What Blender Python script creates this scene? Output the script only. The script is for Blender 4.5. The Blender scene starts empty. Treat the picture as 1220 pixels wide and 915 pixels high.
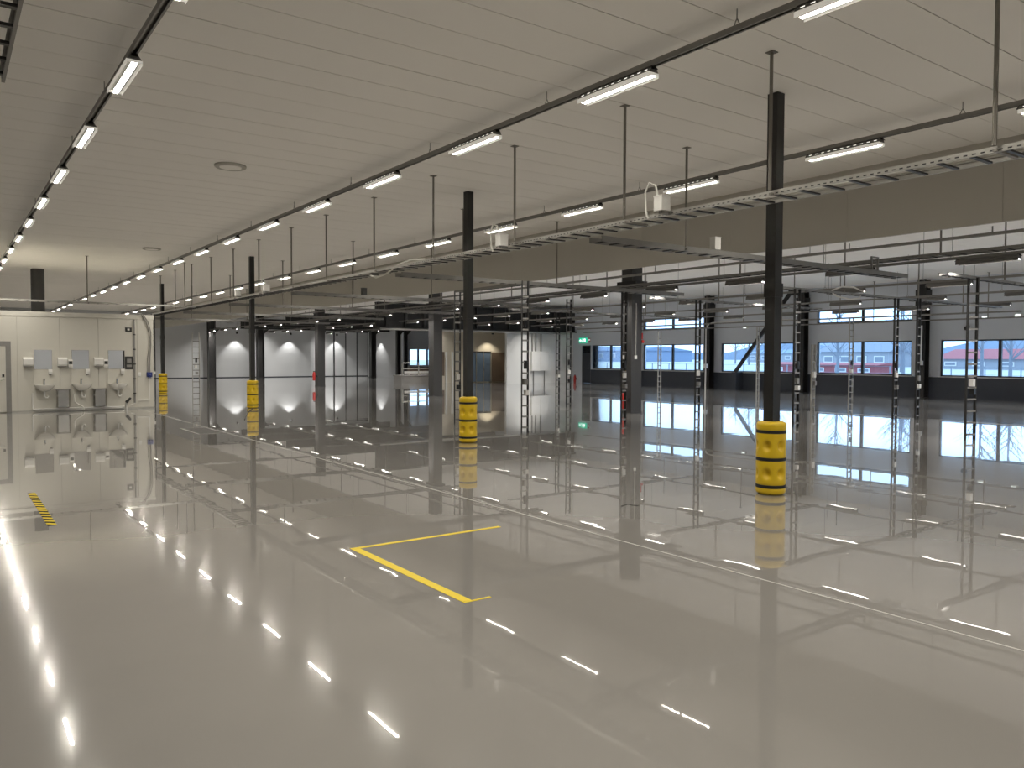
import bpy, math, random
from mathutils import Vector, Matrix
random.seed(7)
C = bpy.context.scene.collection
S = bpy.context.scene

# ------------------------------------------------------------------ camera
CAM_H = 1.8
YAW, PITCH, ROLL, FPX = 0.627719, 0.034194, -0.003498, 935.0
f = Vector((math.sin(YAW)*math.cos(PITCH), math.cos(YAW)*math.cos(PITCH), -math.sin(PITCH)))
r = Vector((math.cos(YAW), -math.sin(YAW), 0))
d = f.cross(r)
c_, s_ = math.cos(ROLL), math.sin(ROLL)
r2, d2 = c_*r + s_*d, -s_*r + c_*d
cam = bpy.data.cameras.new('camera'); cam.sensor_width = 36; cam.lens = FPX/1220*36
cam.clip_start = 0.05; cam.clip_end = 500
co = bpy.data.objects.new('camera', cam); C.objects.link(co)
M = Matrix((( r2.x, -d2.x, -f.x, 0), (r2.y, -d2.y, -f.y, 0), (r2.z, -d2.z, -f.z, CAM_H), (0, 0, 0, 1)))
co.matrix_world = M
S.camera = co

# ------------------------------------------------------------------ sky, exposure
W = bpy.data.worlds.new('overcast_sky'); S.world = W; W.use_nodes = True
bgn = W.node_tree.nodes['Background']
bgn.inputs[0].default_value = (0.56, 0.77, 1.0, 1); bgn.inputs[1].default_value = 2.8
S.view_settings.view_transform = 'Standard'; S.view_settings.look = 'None'
S.view_settings.gamma = 1; S.view_settings.use_curve_mapping = False
S.view_settings.exposure = 0.15
S.cycles.use_adaptive_sampling = False
LAMP = 330.0            # radiance of a lamp lens
LAMP_DIM = 470.0        # the low rows of the window bay

# ------------------------------------------------------------------ materials
def mat(name, col, rough=0.5, metal=0.0, emit=None, estr=0.0, coat=0.0, coat_r=0.03, noise=0.0, nscale=4.0, bump=0.0, bscale=60.0, spec=0.5):
    m = bpy.data.materials.new(name); m.use_nodes = True
    nt = m.node_tree; b = nt.nodes['Principled BSDF']
    b.inputs['Base Color'].default_value = (*col, 1)
    b.inputs['Roughness'].default_value = rough
    b.inputs['Metallic'].default_value = metal
    b.inputs['Specular IOR Level'].default_value = spec
    b.inputs['Coat Weight'].default_value = coat; b.inputs['Coat Roughness'].default_value = coat_r
    if emit:
        b.inputs['Emission Color'].default_value = (*emit, 1); b.inputs['Emission Strength'].default_value = estr
    if noise or bump:
        tc = nt.nodes.new('ShaderNodeTexCoord')
    if noise:
        n = nt.nodes.new('ShaderNodeTexNoise'); n.inputs['Scale'].default_value = nscale; n.inputs['Detail'].default_value = 4
        nt.links.new(tc.outputs['Object'], n.inputs['Vector'])
        mx = nt.nodes.new('ShaderNodeMix'); mx.data_type = 'RGBA'
        mx.inputs[6].default_value = (*[c*(1-noise) for c in col], 1); mx.inputs[7].default_value = (*[min(1, c*(1+noise)) for c in col], 1)
        nt.links.new(n.outputs['Fac'], mx.inputs[0]); nt.links.new(mx.outputs[2], b.inputs['Base Color'])
    if bump:
        n2 = nt.nodes.new('ShaderNodeTexNoise'); n2.inputs['Scale'].default_value = bscale
        nt.links.new(tc.outputs['Object'], n2.inputs['Vector'])
        bp = nt.nodes.new('ShaderNodeBump'); bp.inputs['Strength'].default_value = bump; bp.inputs['Distance'].default_value = 0.01
        nt.links.new(n2.outputs['Fac'], bp.inputs['Height']); nt.links.new(bp.outputs['Normal'], b.inputs['Normal'])
    return m

def floor_material():
    m = bpy.data.materials.new('epoxy_floor'); m.use_nodes = True
    nt = m.node_tree; b = nt.nodes['Principled BSDF']; N = nt.nodes.new; L = nt.links.new
    tc = N('ShaderNodeTexCoord'); sx = N('ShaderNodeSeparateXYZ'); L(tc.outputs['Object'], sx.inputs[0])
    # streaks along the hall
    mp = N('ShaderNodeMapping'); mp.inputs['Scale'].default_value = (0.9, 0.07, 1); L(tc.outputs['Object'], mp.inputs[0])
    n1 = N('ShaderNodeTexNoise'); n1.inputs['Scale'].default_value = 1.0; n1.inputs['Detail'].default_value = 6; n1.inputs['Roughness'].default_value = 0.6
    L(mp.outputs[0], n1.inputs['Vector'])
    rp = N('ShaderNodeValToRGB'); rp.color_ramp.elements[0].position = 0.30; rp.color_ramp.elements[0].color = (0.185, 0.184, 0.183, 1)
    rp.color_ramp.elements[1].position = 0.56; rp.color_ramp.elements[1].color = (0.30, 0.298, 0.295, 1)
    L(n1.outputs['Fac'], rp.inputs[0])
    n2 = N('ShaderNodeTexNoise'); n2.inputs['Scale'].default_value = 0.35; n2.inputs['Detail'].default_value = 5
    L(tc.outputs['Object'], n2.inputs['Vector'])
    rq = N('ShaderNodeValToRGB'); rq.color_ramp.elements[0].position = 0.3; rq.color_ramp.elements[0].color = (0.255, 0.244, 0.229, 1)
    rq.color_ramp.elements[1].position = 0.7; rq.color_ramp.elements[1].color = (0.295, 0.282, 0.265, 1)
    L(n2.outputs['Fac'], rq.inputs[0])
    # the two pours meet at the white joint
    gt = N('ShaderNodeMath'); gt.operation = 'MULTIPLY_ADD'; gt.use_clamp = True; L(sx.outputs['X'], gt.inputs[0]); gt.inputs[1].default_value = 0.22; gt.inputs[2].default_value = -0.22*5.37
    mx = N('ShaderNodeMix'); mx.data_type = 'RGBA'; L(gt.outputs[0], mx.inputs[0]); L(rq.outputs[0], mx.inputs[6]); L(rp.outputs[0], mx.inputs[7])
    # dark reflection of the bulkhead painted into the floor colour near x = 10
    wv = N('ShaderNodeMath'); wv.operation = 'MULTIPLY_ADD'; L(n2.outputs['Fac'], wv.inputs[0]); wv.inputs[1].default_value = 0.9; L(sx.outputs['X'], wv.inputs[2])
    sb = N('ShaderNodeMath'); sb.operation = 'SUBTRACT'; L(wv.outputs[0], sb.inputs[0]); sb.inputs[1].default_value = 10.75
    ab = N('ShaderNodeMath'); ab.operation = 'ABSOLUTE'; L(sb.outputs[0], ab.inputs[0])
    tr = N('ShaderNodeMapRange'); L(ab.outputs[0], tr.inputs[0]); tr.inputs[1].default_value = 0.05; tr.inputs[2].default_value = 0.22; tr.inputs[3].default_value = 0.62; tr.inputs[4].default_value = 1.0
    ml = N('ShaderNodeMix'); ml.data_type = 'RGBA'; ml.blend_type = 'MULTIPLY'; ml.inputs[0].default_value = 1
    L(mx.outputs[2], ml.inputs[6]); L(tr.outputs[0], ml.inputs[7]); L(ml.outputs[2], b.inputs['Base Color'])
    b.inputs['Roughness'].default_value = 0.12; b.inputs['Specular IOR Level'].default_value = 0.03
    b.inputs['Coat Weight'].default_value = 1.0; b.inputs['Coat IOR'].default_value = 1.5; cro = N('ShaderNodeMapRange'); L(sx.outputs['X'], cro.inputs[0]); cro.inputs[1].default_value = 10; cro.inputs[2].default_value = 22; cro.inputs[3].default_value = 0.012; cro.inputs[4].default_value = 0.07; L(cro.outputs[0], b.inputs['Coat Roughness'])
    # slight waviness of the poured resin
    n3 = N('ShaderNodeTexNoise'); n3.inputs['Scale'].default_value = 1.3; n3.inputs['Detail'].default_value = 2; L(tc.outputs['Object'], n3.inputs['Vector'])
    n4 = N('ShaderNodeTexNoise'); n4.inputs['Scale'].default_value = 9; n4.inputs['Detail'].default_value = 2; L(tc.outputs['Object'], n4.inputs['Vector'])
    ad = N('ShaderNodeMath'); ad.operation = 'MULTIPLY_ADD'; L(n4.outputs['Fac'], ad.inputs[0]); mk = N('ShaderNodeMapRange'); L(sx.outputs['X'], mk.inputs[0]); mk.inputs[1].default_value = 9; mk.inputs[2].default_value = 20; mk.inputs[3].default_value = 0.05; mk.inputs[4].default_value = 0.22
    L(mk.outputs[0], ad.inputs[1]); L(n3.outputs['Fac'], ad.inputs[2])
    bp = N('ShaderNodeBump'); bp.inputs['Strength'].default_value = 0.3; bp.inputs['Distance'].default_value = 0.0028
    L(ad.outputs[0], bp.inputs['Height']); L(bp.outputs['Normal'], b.inputs['Coat Normal']); L(bp.outputs['Normal'], b.inputs['Normal'])
    return m

def glass_material():
    m = bpy.data.materials.new('window_glass'); m.use_nodes = True
    nt = m.node_tree; nt.nodes.clear(); N = nt.nodes.new
    o = N('ShaderNodeOutputMaterial'); t = N('ShaderNodeBsdfTransparent'); g = N('ShaderNodeBsdfGlossy'); x = N('ShaderNodeMixShader')
    t.inputs[0].default_value = (0.86, 0.93, 1.0, 1); g.inputs['Roughness'].default_value = 0.02
    fr = N('ShaderNodeFresnel'); fr.inputs[0].default_value = 1.35
    nt.links.new(fr.outputs[0], x.inputs[0]); nt.links.new(t.outputs[0], x.inputs[1]); nt.links.new(g.outputs[0], x.inputs[2]); nt.links.new(x.outputs[0], o.inputs[0])
    return m

def hazard_material():
    m = bpy.data.materials.new('hazard_tape'); m.use_nodes = True
    nt = m.node_tree; b = nt.nodes['Principled BSDF']; N = nt.nodes.new; L = nt.links.new
    tc = N('ShaderNodeTexCoord'); sx = N('ShaderNodeSeparateXYZ'); L(tc.outputs['Object'], sx.inputs[0])
    a = N('ShaderNodeMath'); a.operation = 'ADD'; L(sx.outputs['X'], a.inputs[0]); L(sx.outputs['Y'], a.inputs[1])
    k = N('ShaderNodeMath'); k.operation = 'MULTIPLY'; L(a.outputs[0], k.inputs[0]); k.inputs[1].default_value = 5.6
    fr = N('ShaderNodeMath'); fr.operation = 'FRACT'; L(k.outputs[0], fr.inputs[0])
    g = N('ShaderNodeMath'); g.operation = 'GREATER_THAN'; L(fr.outputs[0], g.inputs[0]); g.inputs[1].default_value = 0.5
    mx = N('ShaderNodeMix'); mx.data_type = 'RGBA'; L(g.outputs[0], mx.inputs[0]); mx.inputs[6].default_value = (0.02, 0.02, 0.02, 1); mx.inputs[7].default_value = (0.70, 0.55, 0.06, 1)
    L(mx.outputs[2], b.inputs['Base Color']); b.inputs['Roughness'].default_value = 0.8; b.inputs['Specular IOR Level'].default_value = 0.05
    return m

MAT = dict(
    floor=floor_material(), glass=glass_material(), hazard=hazard_material(),
    ceil=mat('ceiling_panel', (0.92, 0.895, 0.85), 0.75, spec=0.25, noise=0.03, nscale=0.6),
    ceilback=mat('ceiling_joint', (0.03, 0.028, 0.026), 0.8),
    fascia=mat('bulkhead_panel', (0.50, 0.48, 0.435), 0.6, noise=0.04, nscale=0.8),
    wall=mat('wall_panel', (0.66, 0.69, 0.74), 0.55, noise=0.03, nscale=0.7),
    farwall=mat('far_wall_panel', (0.56, 0.575, 0.59), 0.5, noise=0.03, nscale=0.5),
    room=mat('partition_panel', (0.62, 0.60, 0.54), 0.5, noise=0.02, nscale=1.0),
    beige=mat('beige_wall', (0.62, 0.57, 0.47), 0.6, noise=0.03),
    white=mat('white_paint', (0.78, 0.78, 0.76), 0.4),
    ceramic=mat('sanitary_ceramic', (0.80, 0.78, 0.73), 0.12, coat=0.6),
    plastic=mat('white_plastic', (0.75, 0.74, 0.71), 0.35),
    dark=mat('dark_steel', (0.016, 0.0155, 0.015), 0.42, noise=0.15, nscale=3),
    greycol=mat('charcoal_paint', (0.040, 0.039, 0.039), 0.5, noise=0.1, nscale=2),
    wains=mat('slate_wainscot', (0.030, 0.035, 0.048), 0.45, noise=0.06, nscale=2),
    frame=mat('window_frame', (0.03, 0.032, 0.036), 0.4),
    galv=mat('galvanised_steel', (0.50, 0.49, 0.46), 0.42, metal=0.85, noise=0.1, nscale=8),
    galvd=mat('dull_galvanised_steel', (0.27, 0.263, 0.25), 0.5, metal=0.5, noise=0.15, nscale=6),
    rod=mat('threaded_rod', (0.24, 0.225, 0.20), 0.5, metal=0.5),
    steel=mat('brushed_steel', (0.48, 0.47, 0.45), 0.22, metal=1.0, noise=0.15, nscale=5),
    mirror=mat('mirror_glass', (0.80, 0.80, 0.80), 0.02, metal=1.0),
    black=mat('black_plastic', (0.02, 0.02, 0.02), 0.4),
    yellow=mat('yellow_plastic', (0.74, 0.50, 0.012), 0.4, noise=0.05, nscale=6),
    tape=mat('yellow_tape', (0.86, 0.66, 0.06), 0.5, spec=0.2, noise=0.08, nscale=20),
    whiteline=mat('joint_filler', (0.62, 0.61, 0.58), 0.5),
    strap=mat('black_strap', (0.012, 0.012, 0.012), 0.6),
    housing=mat('lamp_housing', (0.16, 0.155, 0.145), 0.45, metal=0.3),
    lens=mat('lamp_lens', (0.9, 0.9, 0.88), 0.3, emit=(1.0, 0.94, 0.83), estr=LAMP),
    lensdim=mat('lamp_lens_dim', (0.9, 0.9, 0.88), 0.3, emit=(1.0, 0.96, 0.90), estr=LAMP_DIM),
    lensside=mat('lamp_lens_side', (0.85, 0.84, 0.80), 0.25, emit=(1.0, 0.94, 0.83), estr=0.28),
    slot=mat('lamp_vent_light', (0.9, 0.9, 0.88), 0.4, emit=(1.0, 0.95, 0.86), estr=1.1),
    cable=mat('white_cable', (0.72, 0.71, 0.66), 0.5),
    cableg=mat('grey_cable', (0.30, 0.29, 0.27), 0.55),
    red=mat('red_paint', (0.45, 0.03, 0.025), 0.35),
    blue=mat('blue_plastic', (0.03, 0.05, 0.22), 0.35),
    green=mat('exit_sign_green', (0.0, 0.25, 0.14), 0.4, emit=(0.02, 0.55, 0.33), estr=0.9),
    signwhite=mat('exit_sign_white', (0.9, 0.9, 0.9), 0.4, emit=(0.9, 1.0, 0.95), estr=1.2),
    drain=mat('drain_grating', (0.10, 0.095, 0.09), 0.5, metal=0.6),
    concrete=mat('concrete', (0.26, 0.25, 0.24), 0.7, noise=0.1),
    brownwall=mat('brown_board', (0.12, 0.085, 0.06), 0.6),
    snow=mat('pale_ground', (0.52, 0.54, 0.54), 0.9, noise=0.15, nscale=0.15),
    extred=mat('red_cladding', (0.36, 0.11, 0.12), 0.8),
    extwhite=mat('pale_cladding', (0.34, 0.36, 0.40), 0.8),
    extblue=mat('blue_cladding', (0.21, 0.29, 0.42), 0.8),
    extgrey=mat('grey_roof', (0.24, 0.27, 0.32), 0.8),
    bark=mat('bare_bark', (0.22, 0.24, 0.28), 0.9),
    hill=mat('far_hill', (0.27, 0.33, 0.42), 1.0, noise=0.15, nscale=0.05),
    officeglass=mat('office_glass', (0.13, 0.19, 0.28), 0.08, spec=0.6, coat=0.5),
)

for k_ in ('lens', 'lensdim'): MAT[k_].cycles.emission_sampling = 'FRONT'
for k_ in ('lensside', 'slot', 'green', 'signwhite'): MAT[k_].cycles.emission_sampling = 'NONE'

# ------------------------------------------------------------------ helpers
class MB:
    def __init__(s): s.v = []; s.f = []
    def obox(s, c, ax, h):
        c = Vector(c); a, b, e = [Vector(k)*q for k, q in zip(ax, h)]
        n = len(s.v)
        for i in (-1, 1):
            for j in (-1, 1):
                for k in (-1, 1): s.v.append(tuple(c+a*i+b*j+e*k))
        F = [(0,1,3,2),(4,6,7,5),(0,4,5,1),(2,3,7,6),(0,2,6,4),(1,5,7,3)]
        if a.cross(b).dot(e) < 0: F = [q[::-1] for q in F]
        s.f += [tuple(n+i for i in q) for q in F]; return s
    def box(s, x0, y0, z0, x1, y1, z1):
        return s.obox(((x0+x1)/2, (y0+y1)/2, (z0+z1)/2), ((1,0,0),(0,1,0),(0,0,1)), (abs(x1-x0)/2, abs(y1-y0)/2, abs(z1-z0)/2))
    def tube(s, pts, rad, n=8, cap=True):
        pts = [Vector(p) for p in pts]; m = len(pts)
        rads = rad if isinstance(rad, (list, tuple)) else [rad]*m
        base = len(s.v); prev = None
        for i, p in enumerate(pts):
            t = (pts[min(i+1, m-1)]-pts[max(i-1, 0)]).normalized()
            if prev is None:
                u = Vector((0,0,1)) if abs(t.z) < 0.9 else Vector((1,0,0))
            else: u = prev
            u = (u-t*u.dot(t)).normalized(); prev = u; w = t.cross(u)
            for k in range(n):
                a = 2*math.pi*k/n; s.v.append(tuple(p+(u*math.cos(a)+w*math.sin(a))*rads[i]))
        for i in range(m-1):
            for k in range(n):
                a, b = base+i*n+k, base+i*n+(k+1) % n
                s.f.append((a, b, b+n, a+n))
        if cap:
            s.f.append(tuple(base+k for k in range(n))[::-1]); s.f.append(tuple(base+(m-1)*n+k for k in range(n)))
        return s
    def lathe(s, prof, n=24, c=(0,0,0), fn=None):
        base = len(s.v)
        for (rr, z) in prof:
            for k in range(n):
                a = 2*math.pi*k/n; q = rr if fn is None else fn(rr, z, a)
                s.v.append((c[0]+q*math.cos(a), c[1]+q*math.sin(a), c[2]+z))
        m = len(prof)
        for i in range(m-1):
            for k in range(n):
                a, b = base+i*n+k, base+i*n+(k+1) % n
                s.f.append((a, b, b+n, a+n))
        s.f.append(tuple(base+k for k in range(n))[::-1]); s.f.append(tuple(base+(m-1)*n+k for k in range(n)))
        return s
    def prism(s, poly, axis, a, b):
        # poly: 2-D points in the two other axes; extruded along axis from a to b
        n = len(poly); base = len(s.v)
        for t in (a, b):
            for (p, q) in poly:
                s.v.append({0: (t, p, q), 1: (p, t, q), 2: (p, q, t)}[axis])
        s.f.append(tuple(base+i for i in range(n))[::-1]); s.f.append(tuple(base+n+i for i in range(n)))
        for i in range(n):
            j = (i+1) % n; s.f.append((base+i, base+j, base+n+j, base+n+i))
        return s
    def data(s, name, m, smooth=False):
        me = bpy.data.meshes.new(name); me.from_pydata(s.v, [], s.f); me.update()
        me.materials.append(MAT[m] if isinstance(m, str) else m)
        if smooth:
            for p in me.polygons: p.use_smooth = True
            try: me.set_sharp_from_angle(angle=math.radians(40))
            except Exception: pass
        return me
    def build(s, name, m, parent=None, smooth=False, world=True):
        """parts given in world coordinates are shifted to their parent's origin; top-level meshes get their origin at the base"""
        if parent is not None and world: off = worldloc(parent)
        elif parent is None:
            xs, ys, zs = zip(*s.v); off = Vector(((min(xs)+max(xs))/2, (min(ys)+max(ys))/2, min(zs)))
        else: off = Vector((0,0,0))
        s.v = [tuple(Vector(v)-off) for v in s.v]
        o = bpy.data.objects.new(name, s.data(name, m, smooth)); C.objects.link(o)
        if parent is not None: o.parent = parent
        else: o.location = off
        return o
def worldloc(o):
    p = Vector(o.location)
    while o.parent: o = o.parent; p += Vector(o.location)
    return p
def tag(o, label=None, cat=None, group=None, kind=None):
    if label: o['label'] = label
    if cat: o['category'] = cat
    if group: o['group'] = group
    if kind: o['kind'] = kind
    return o
def thing(name, loc, label, cat, group=None):
    o = bpy.data.objects.new(name, None); C.objects.link(o); o.location = loc; o.empty_display_size = 0.1
    return tag(o, label, cat, group)
def struct(name, mb, m): return tag(mb.build(name, m), kind='structure')
def inst(name, me, loc, parent=None):
    o = bpy.data.objects.new(name, me); C.objects.link(o); o.location = loc
    if parent is not None: o.parent = parent
    return o
def copy_tree(o, parent=None):
    c = o.copy(); C.objects.link(c); c.parent = parent
    for ch in list(o.children): copy_tree(ch, c)
    return c
X, Y, Z = Vector((1,0,0)), Vector((0,1,0)), Vector((0,0,1))

# ------------------------------------------------------------------ shell
H, HR = 5.25, 5.42            # main ceiling, ceiling of the window bay
XL, XB, XE = -9.0, 13.5, 36.6 # left wall, bulkhead, window wall
YB, YF, YS, XS = -8.0, 67.0, 60.0, 32.0

struct('floor', MB().box(XL-0.3, YB-0.3, -0.3, XE+0.3, YF+0.3, 0.0), 'floor')

cei = struct('ceiling', MB().box(XL, YB, H+0.03, XB+0.2, YF, H+0.2), 'ceilback')
PW = 0.6435
k0 = int((YB-3.99)/PW)-1
pm = {}
for k in range(k0, 200):
    y0 = 3.99+k*PW
    if y0 < YB-0.4 or y0 > YF-0.2: continue
    for (xa, xb) in ((XL, 6.4), (6.4, XB)):
        if (xa,) not in pm: pm[(xa,)] = MB().box(xa-(xa+xb)/2, -PW/2+0.007, 0, xb-(xa+xb)/2, PW/2-0.007, 0.04).data('ceiling_panel', 'ceil')
        inst('ceiling_panel', pm[(xa,)], Vector(((xa+xb)/2, y0+PW/2, H+random.uniform(-0.0012, 0.0012)))-worldloc(cei), cei)
cr = struct('ceiling_window_bay', MB().box(XB+0.2, YB, HR+0.03, XE+0.3, YF, HR+0.2), 'ceilback')
pr = MB().box(-(XE+0.3-XB-0.2)/2, -0.99, 0, (XE+0.3-XB-0.2)/2, 0.99, 0.04).data('ceiling_panel', 'ceil')
y = YB+1
while y < YF:
    inst('ceiling_panel', pr, Vector(((XE+0.3+XB+0.2)/2, y, HR))-worldloc(cr), cr); y += 2.0

bk = struct('trim_bulkhead', MB().box(XB+0.03, YB, 3.97, XB+0.2, YF, HR+0.05), 'fascia')
pf = MB().box(-0.02, -1.308, 0, 0.02, 1.308, HR-3.95-0.15).data('bulkhead_panel', 'fascia')
y = 5.52-2.62*6
while y < YF-1:
    if y > YB: inst('bulkhead_panel', pf, Vector((XB+0.02, y+1.31, 3.95))-worldloc(bk), bk)
    y += 2.62

struct('wall_back', MB().box(XL-0.2, YB-0.2, 0, XE+0.2, YB, HR+0.2), 'wall')
struct('wall_left', MB().box(XL-0.2, YB, 0, XL, YF, HR+0.2), 'room')
wf = struct('wall_far', MB().box(XL-0.2, YF, 0, XS+0.2, YF+0.2, HR+0.2), 'farwall')
struct('wall_return', MB().box(XS, YS+0.2, 0, XS+0.2, YF, HR+0.2), 'farwall')
struct('baseboard_far', MB().box(6.0, YF-0.03, 0, XS, YF, 0.06), 'wains')

def holed(mb, axis, p0, p1, a0, a1, b0, b1, holes):
    """wall slab between p0 and p1 on `axis`; a = the other horizontal axis, b = height; holes = [(a0,a1,b0,b1)]"""
    As = sorted({a0, a1, *[h[0] for h in holes], *[h[1] for h in holes]})
    for i in range(len(As)-1):
        am = (As[i]+As[i+1])/2; z = b0
        for h in sorted([h for h in holes if h[0] < am < h[1]], key=lambda h: h[2])+[None]:
            zt = h[2] if h else b1
            if zt > z+1e-6:
                if axis == 0: mb.box(p0, As[i], z, p1, As[i+1], zt)
                else: mb.box(As[i], p0, z, As[i+1], p1, zt)
            if h: z = h[3]
    return mb

LOW = [(-5.85, -1.2), (0.15, 5.05), (6.3, 11.2), (12.5, 17.4), (18.7, 23.62), (24.87, 29.78), (31.1, 36.05), (37.3, 41.0)]
UP = [(6.3, 11.2), (18.7, 23.65), (31.1, 36.05)]
DOOR = (41.12, 42.05)
SILL, HEAD, U0, U1 = 1.0, 2.64, 3.58, 4.28
holes = [(a, b, SILL, HEAD) for a, b in LOW]+[(a, b, U0, U1) for a, b in UP]+[(DOOR[0], DOOR[1], 0.0, 2.64)]
wr = struct('wall_right', holed(MB(), 0, XE, XE+0.3, YB, YS+0.3, 0, HR+0.2, holes), 'wall')
# slate wainscot strips between door and the end of the hall
trim = struct('trim_wainscot', MB().box(XE-0.04, YB, 0, XE, DOOR[0]-0.05, SILL-0.04), 'wains')
wn = 0
def window(a, b, z0, z1, n):
    global wn; wn += 1
    o = tag(bpy.data.objects.new('window_%d' % wn, None), kind='structure'); C.objects.link(o); o.location = (XE, (a+b)/2, z0)
    fr = MB(); t = 0.06
    fr.box(XE+0.06, a, z0, XE+0.16, b, z0+t).box(XE+0.06, a, z1-t, XE+0.16, b, z1).box(XE+0.06, a, z0+t, XE+0.16, a+t, z1-t).box(XE+0.06, b-t, z0+t, XE+0.16, b, z1-t)
    fr.build('window_frame', 'frame', o)
    step = (b-a)/n
    for i in range(1, n): MB().box(XE+0.05, a+step*i-0.06, z0+t, XE+0.17, a+step*i+0.06, z1-t).build('mullion', 'frame', o)
    for i in range(n): MB().box(XE+0.11, a+step*i+0.055, z0+t-0.005, XE+0.118, a+step*(i+1)-0.055, z1-t+0.005).build('pane', 'glass', o)
    MB().box(XE-0.07, a-0.05, z0-0.035, XE+0.06, b+0.05, z0).build('window_sill', 'white', o)
for a, b in LOW: window(a, b, SILL, HEAD, 2)
for a, b in UP: window(a, b, U0, U1, 2)
# door beside the last window
dr = tag(bpy.data.objects.new('door_1', None), kind='structure'); C.objects.link(dr); dr.location = (XE, sum(DOOR)/2, 0)
MB().box(XE+0.05, DOOR[0]+0.05, 0.005, XE+0.11, DOOR[1]-0.05, 2.08).build('door_leaf', 'wains', dr)
MB().box(XE+0.03, DOOR[0], 0, XE+0.15, DOOR[0]+0.05, 2.64).box(XE+0.03, DOOR[1]-0.05, 0, XE+0.15, DOOR[1], 2.64).box(XE+0.03, DOOR[0]+0.05, 2.58, XE+0.15, DOOR[1]-0.05, 2.64).box(XE+0.03, DOOR[0]+0.05, 2.08, XE+0.15, DOOR[1]-0.05, 2.14).build('door_frame', 'frame', dr)
MB().box(XE+0.08, DOOR[0]+0.045, 2.135, XE+0.088, DOOR[1]-0.045, 2.585).build('pane', 'glass', dr)
MB().tube([(XE+0.05, DOOR[0]+0.14, 1.02), (XE-0.02, DOOR[0]+0.14, 1.02), (XE-0.02, DOOR[0]+0.27, 1.02)], 0.011).build('door_handle', 'steel', dr)

# short far wall behind the loading platform with its own window
wf2 = struct('wall_far_right', holed(MB(), 1, YS, YS+0.25, XS, XE+0.3, 0, HR+0.2, [(32.6, 36.2, 1.02, 2.5)]), 'wall')
o = tag(bpy.data.objects.new('window_%d' % (wn+1), None), kind='structure'); C.objects.link(o); o.location = (34.4, YS, 1.02)
fr = MB(); a, b, z0, z1 = 32.6, 36.2, 1.02, 2.5
fr.box(a, YS+0.05, z0, b, YS+0.15, z0+0.07).box(a, YS+0.05, z1-0.07, b, YS+0.15, z1).box(a, YS+0.05, z0, a+0.07, YS+0.15, z1).box(b-0.07, YS+0.05, z0, b, YS+0.15, z1)
fr.build('window_frame', 'white', o)
for i in range(1, 4): MB().box(a+0.9*i-0.07, YS+0.04, z0+0.07, a+0.9*i+0.07, YS+0.16, z1-0.07).build('mullion', 'frame', o)
for i in range(4): MB().box(a+0.9*i+0.06, YS+0.1, z0+0.06, a+0.9*(i+1)-0.06, YS+0.108, z1-0.06).build('pane', 'glass', o)
# tall sliding doors in the far wall
dd = tag(bpy.data.objects.new('door_2', None), kind='structure'); C.objects.link(dd); dd.location = (30.4, YF, 0)
for i in range(3): MB().box(28.72+i*1.11, YF-0.09, 0.06, 29.80+i*1.11, YF-0.035, 4.0).build('door_leaf', 'farwall', dd)
for i in range(4): MB().box(28.68+i*1.11-0.05, YF-0.11, 0.0, 28.68+i*1.11+0.05, YF-0.032, 4.1).build('door_post', 'frame', dd)
MB().box(28.6, YF-0.12, 4.0, 32.0, YF-0.032, 4.12).build('door_track', 'frame', dd)

# office front under the mezzanine
struct('wall_office_front', MB().box(30.75, 43.0, 0, XE, 43.2, 3.5), 'white')
wo = struct('wall_office_recess', MB().box(27.35, 46.6, 0, 33.6, 46.8, 3.6), 'beige')
struct('wall_office_side', MB().box(33.5, 43.2, 0, 33.7, 46.6, 3.6), 'beige')
d3 = tag(bpy.data.objects.new('door_3', None), kind='structure'); C.objects.link(d3); d3.location = (31.3, 46.55, 0)
for i in range(3): MB().box(30.05+i*0.62, 46.53, 0.06, 30.60+i*0.62, 46.56, 2.12).build('pane', 'officeglass', d3)
for i in range(4): MB().box(29.97+i*0.62, 46.50, 0.0, 30.04+i*0.62, 46.59, 2.16).build('door_frame', 'galv', d3)
MB().box(29.97, 46.50, 2.12, 31.9, 46.59, 2.2).build('door_head', 'frame', d3)
d4 = tag(bpy.data.objects.new('door_4', None), kind='structure'); C.objects.link(d4); d4.location = (32.6, 46.55, 0)
MB().box(31.98, 46.52, 0.03, 33.3, 46.58, 2.14).build('door_leaf', 'brownwall', d4)
d5 = tag(bpy.data.objects.new('door_5', None), kind='structure'); C.objects.link(d5); d5.location = (28.0, 46.55, 0)
MB().box(27.4, 46.52, 0.5, 28.0, 46.58, 2.15).build('door_leaf', 'brownwall', d5)
for q in (28.1, 28.6, 29.2): MB().box(q, 46.50, 0.0, q+0.12, 46.59, 2.15).build('door_post', 'white', d5)

# ------------------------------------------------------------------ washroom partition
RY, RX, RH = 29.2, 5.9, 3.2
wp = struct('wall_partition', MB().box(XL, RY+0.03, 0, RX, 35.8, RH-0.12), 'room')
js = [5.38, 4.20, 3.08, 1.91]
while js[-1] > XL+1: js.append(js[-1]-1.16)
ed = [RX]+js+[XL]
for i in range(len(ed)-1): MB().box(ed[i+1]+0.004, RY, 0.04, ed[i]-0.004, RY+0.04, RH-0.16).build('panel', 'room', wp)
MB().box(XL, RY-0.015, RH-0.15, RX+0.02, 35.8, RH).build('cap_flashing', 'room', wp)
struct('baseboard_partition', MB().box(1.75, RY-0.012, 0, RX, RY, 0.05), 'galv')
d6 = tag(bpy.data.objects.new('door_6', None), kind='structure'); C.objects.link(d6); d6.location = (1.2, RY, 0)
MB().box(0.76, RY-0.035, 0.02, 1.60, RY, 2.10).build('door_leaf', 'room', d6)
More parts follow.
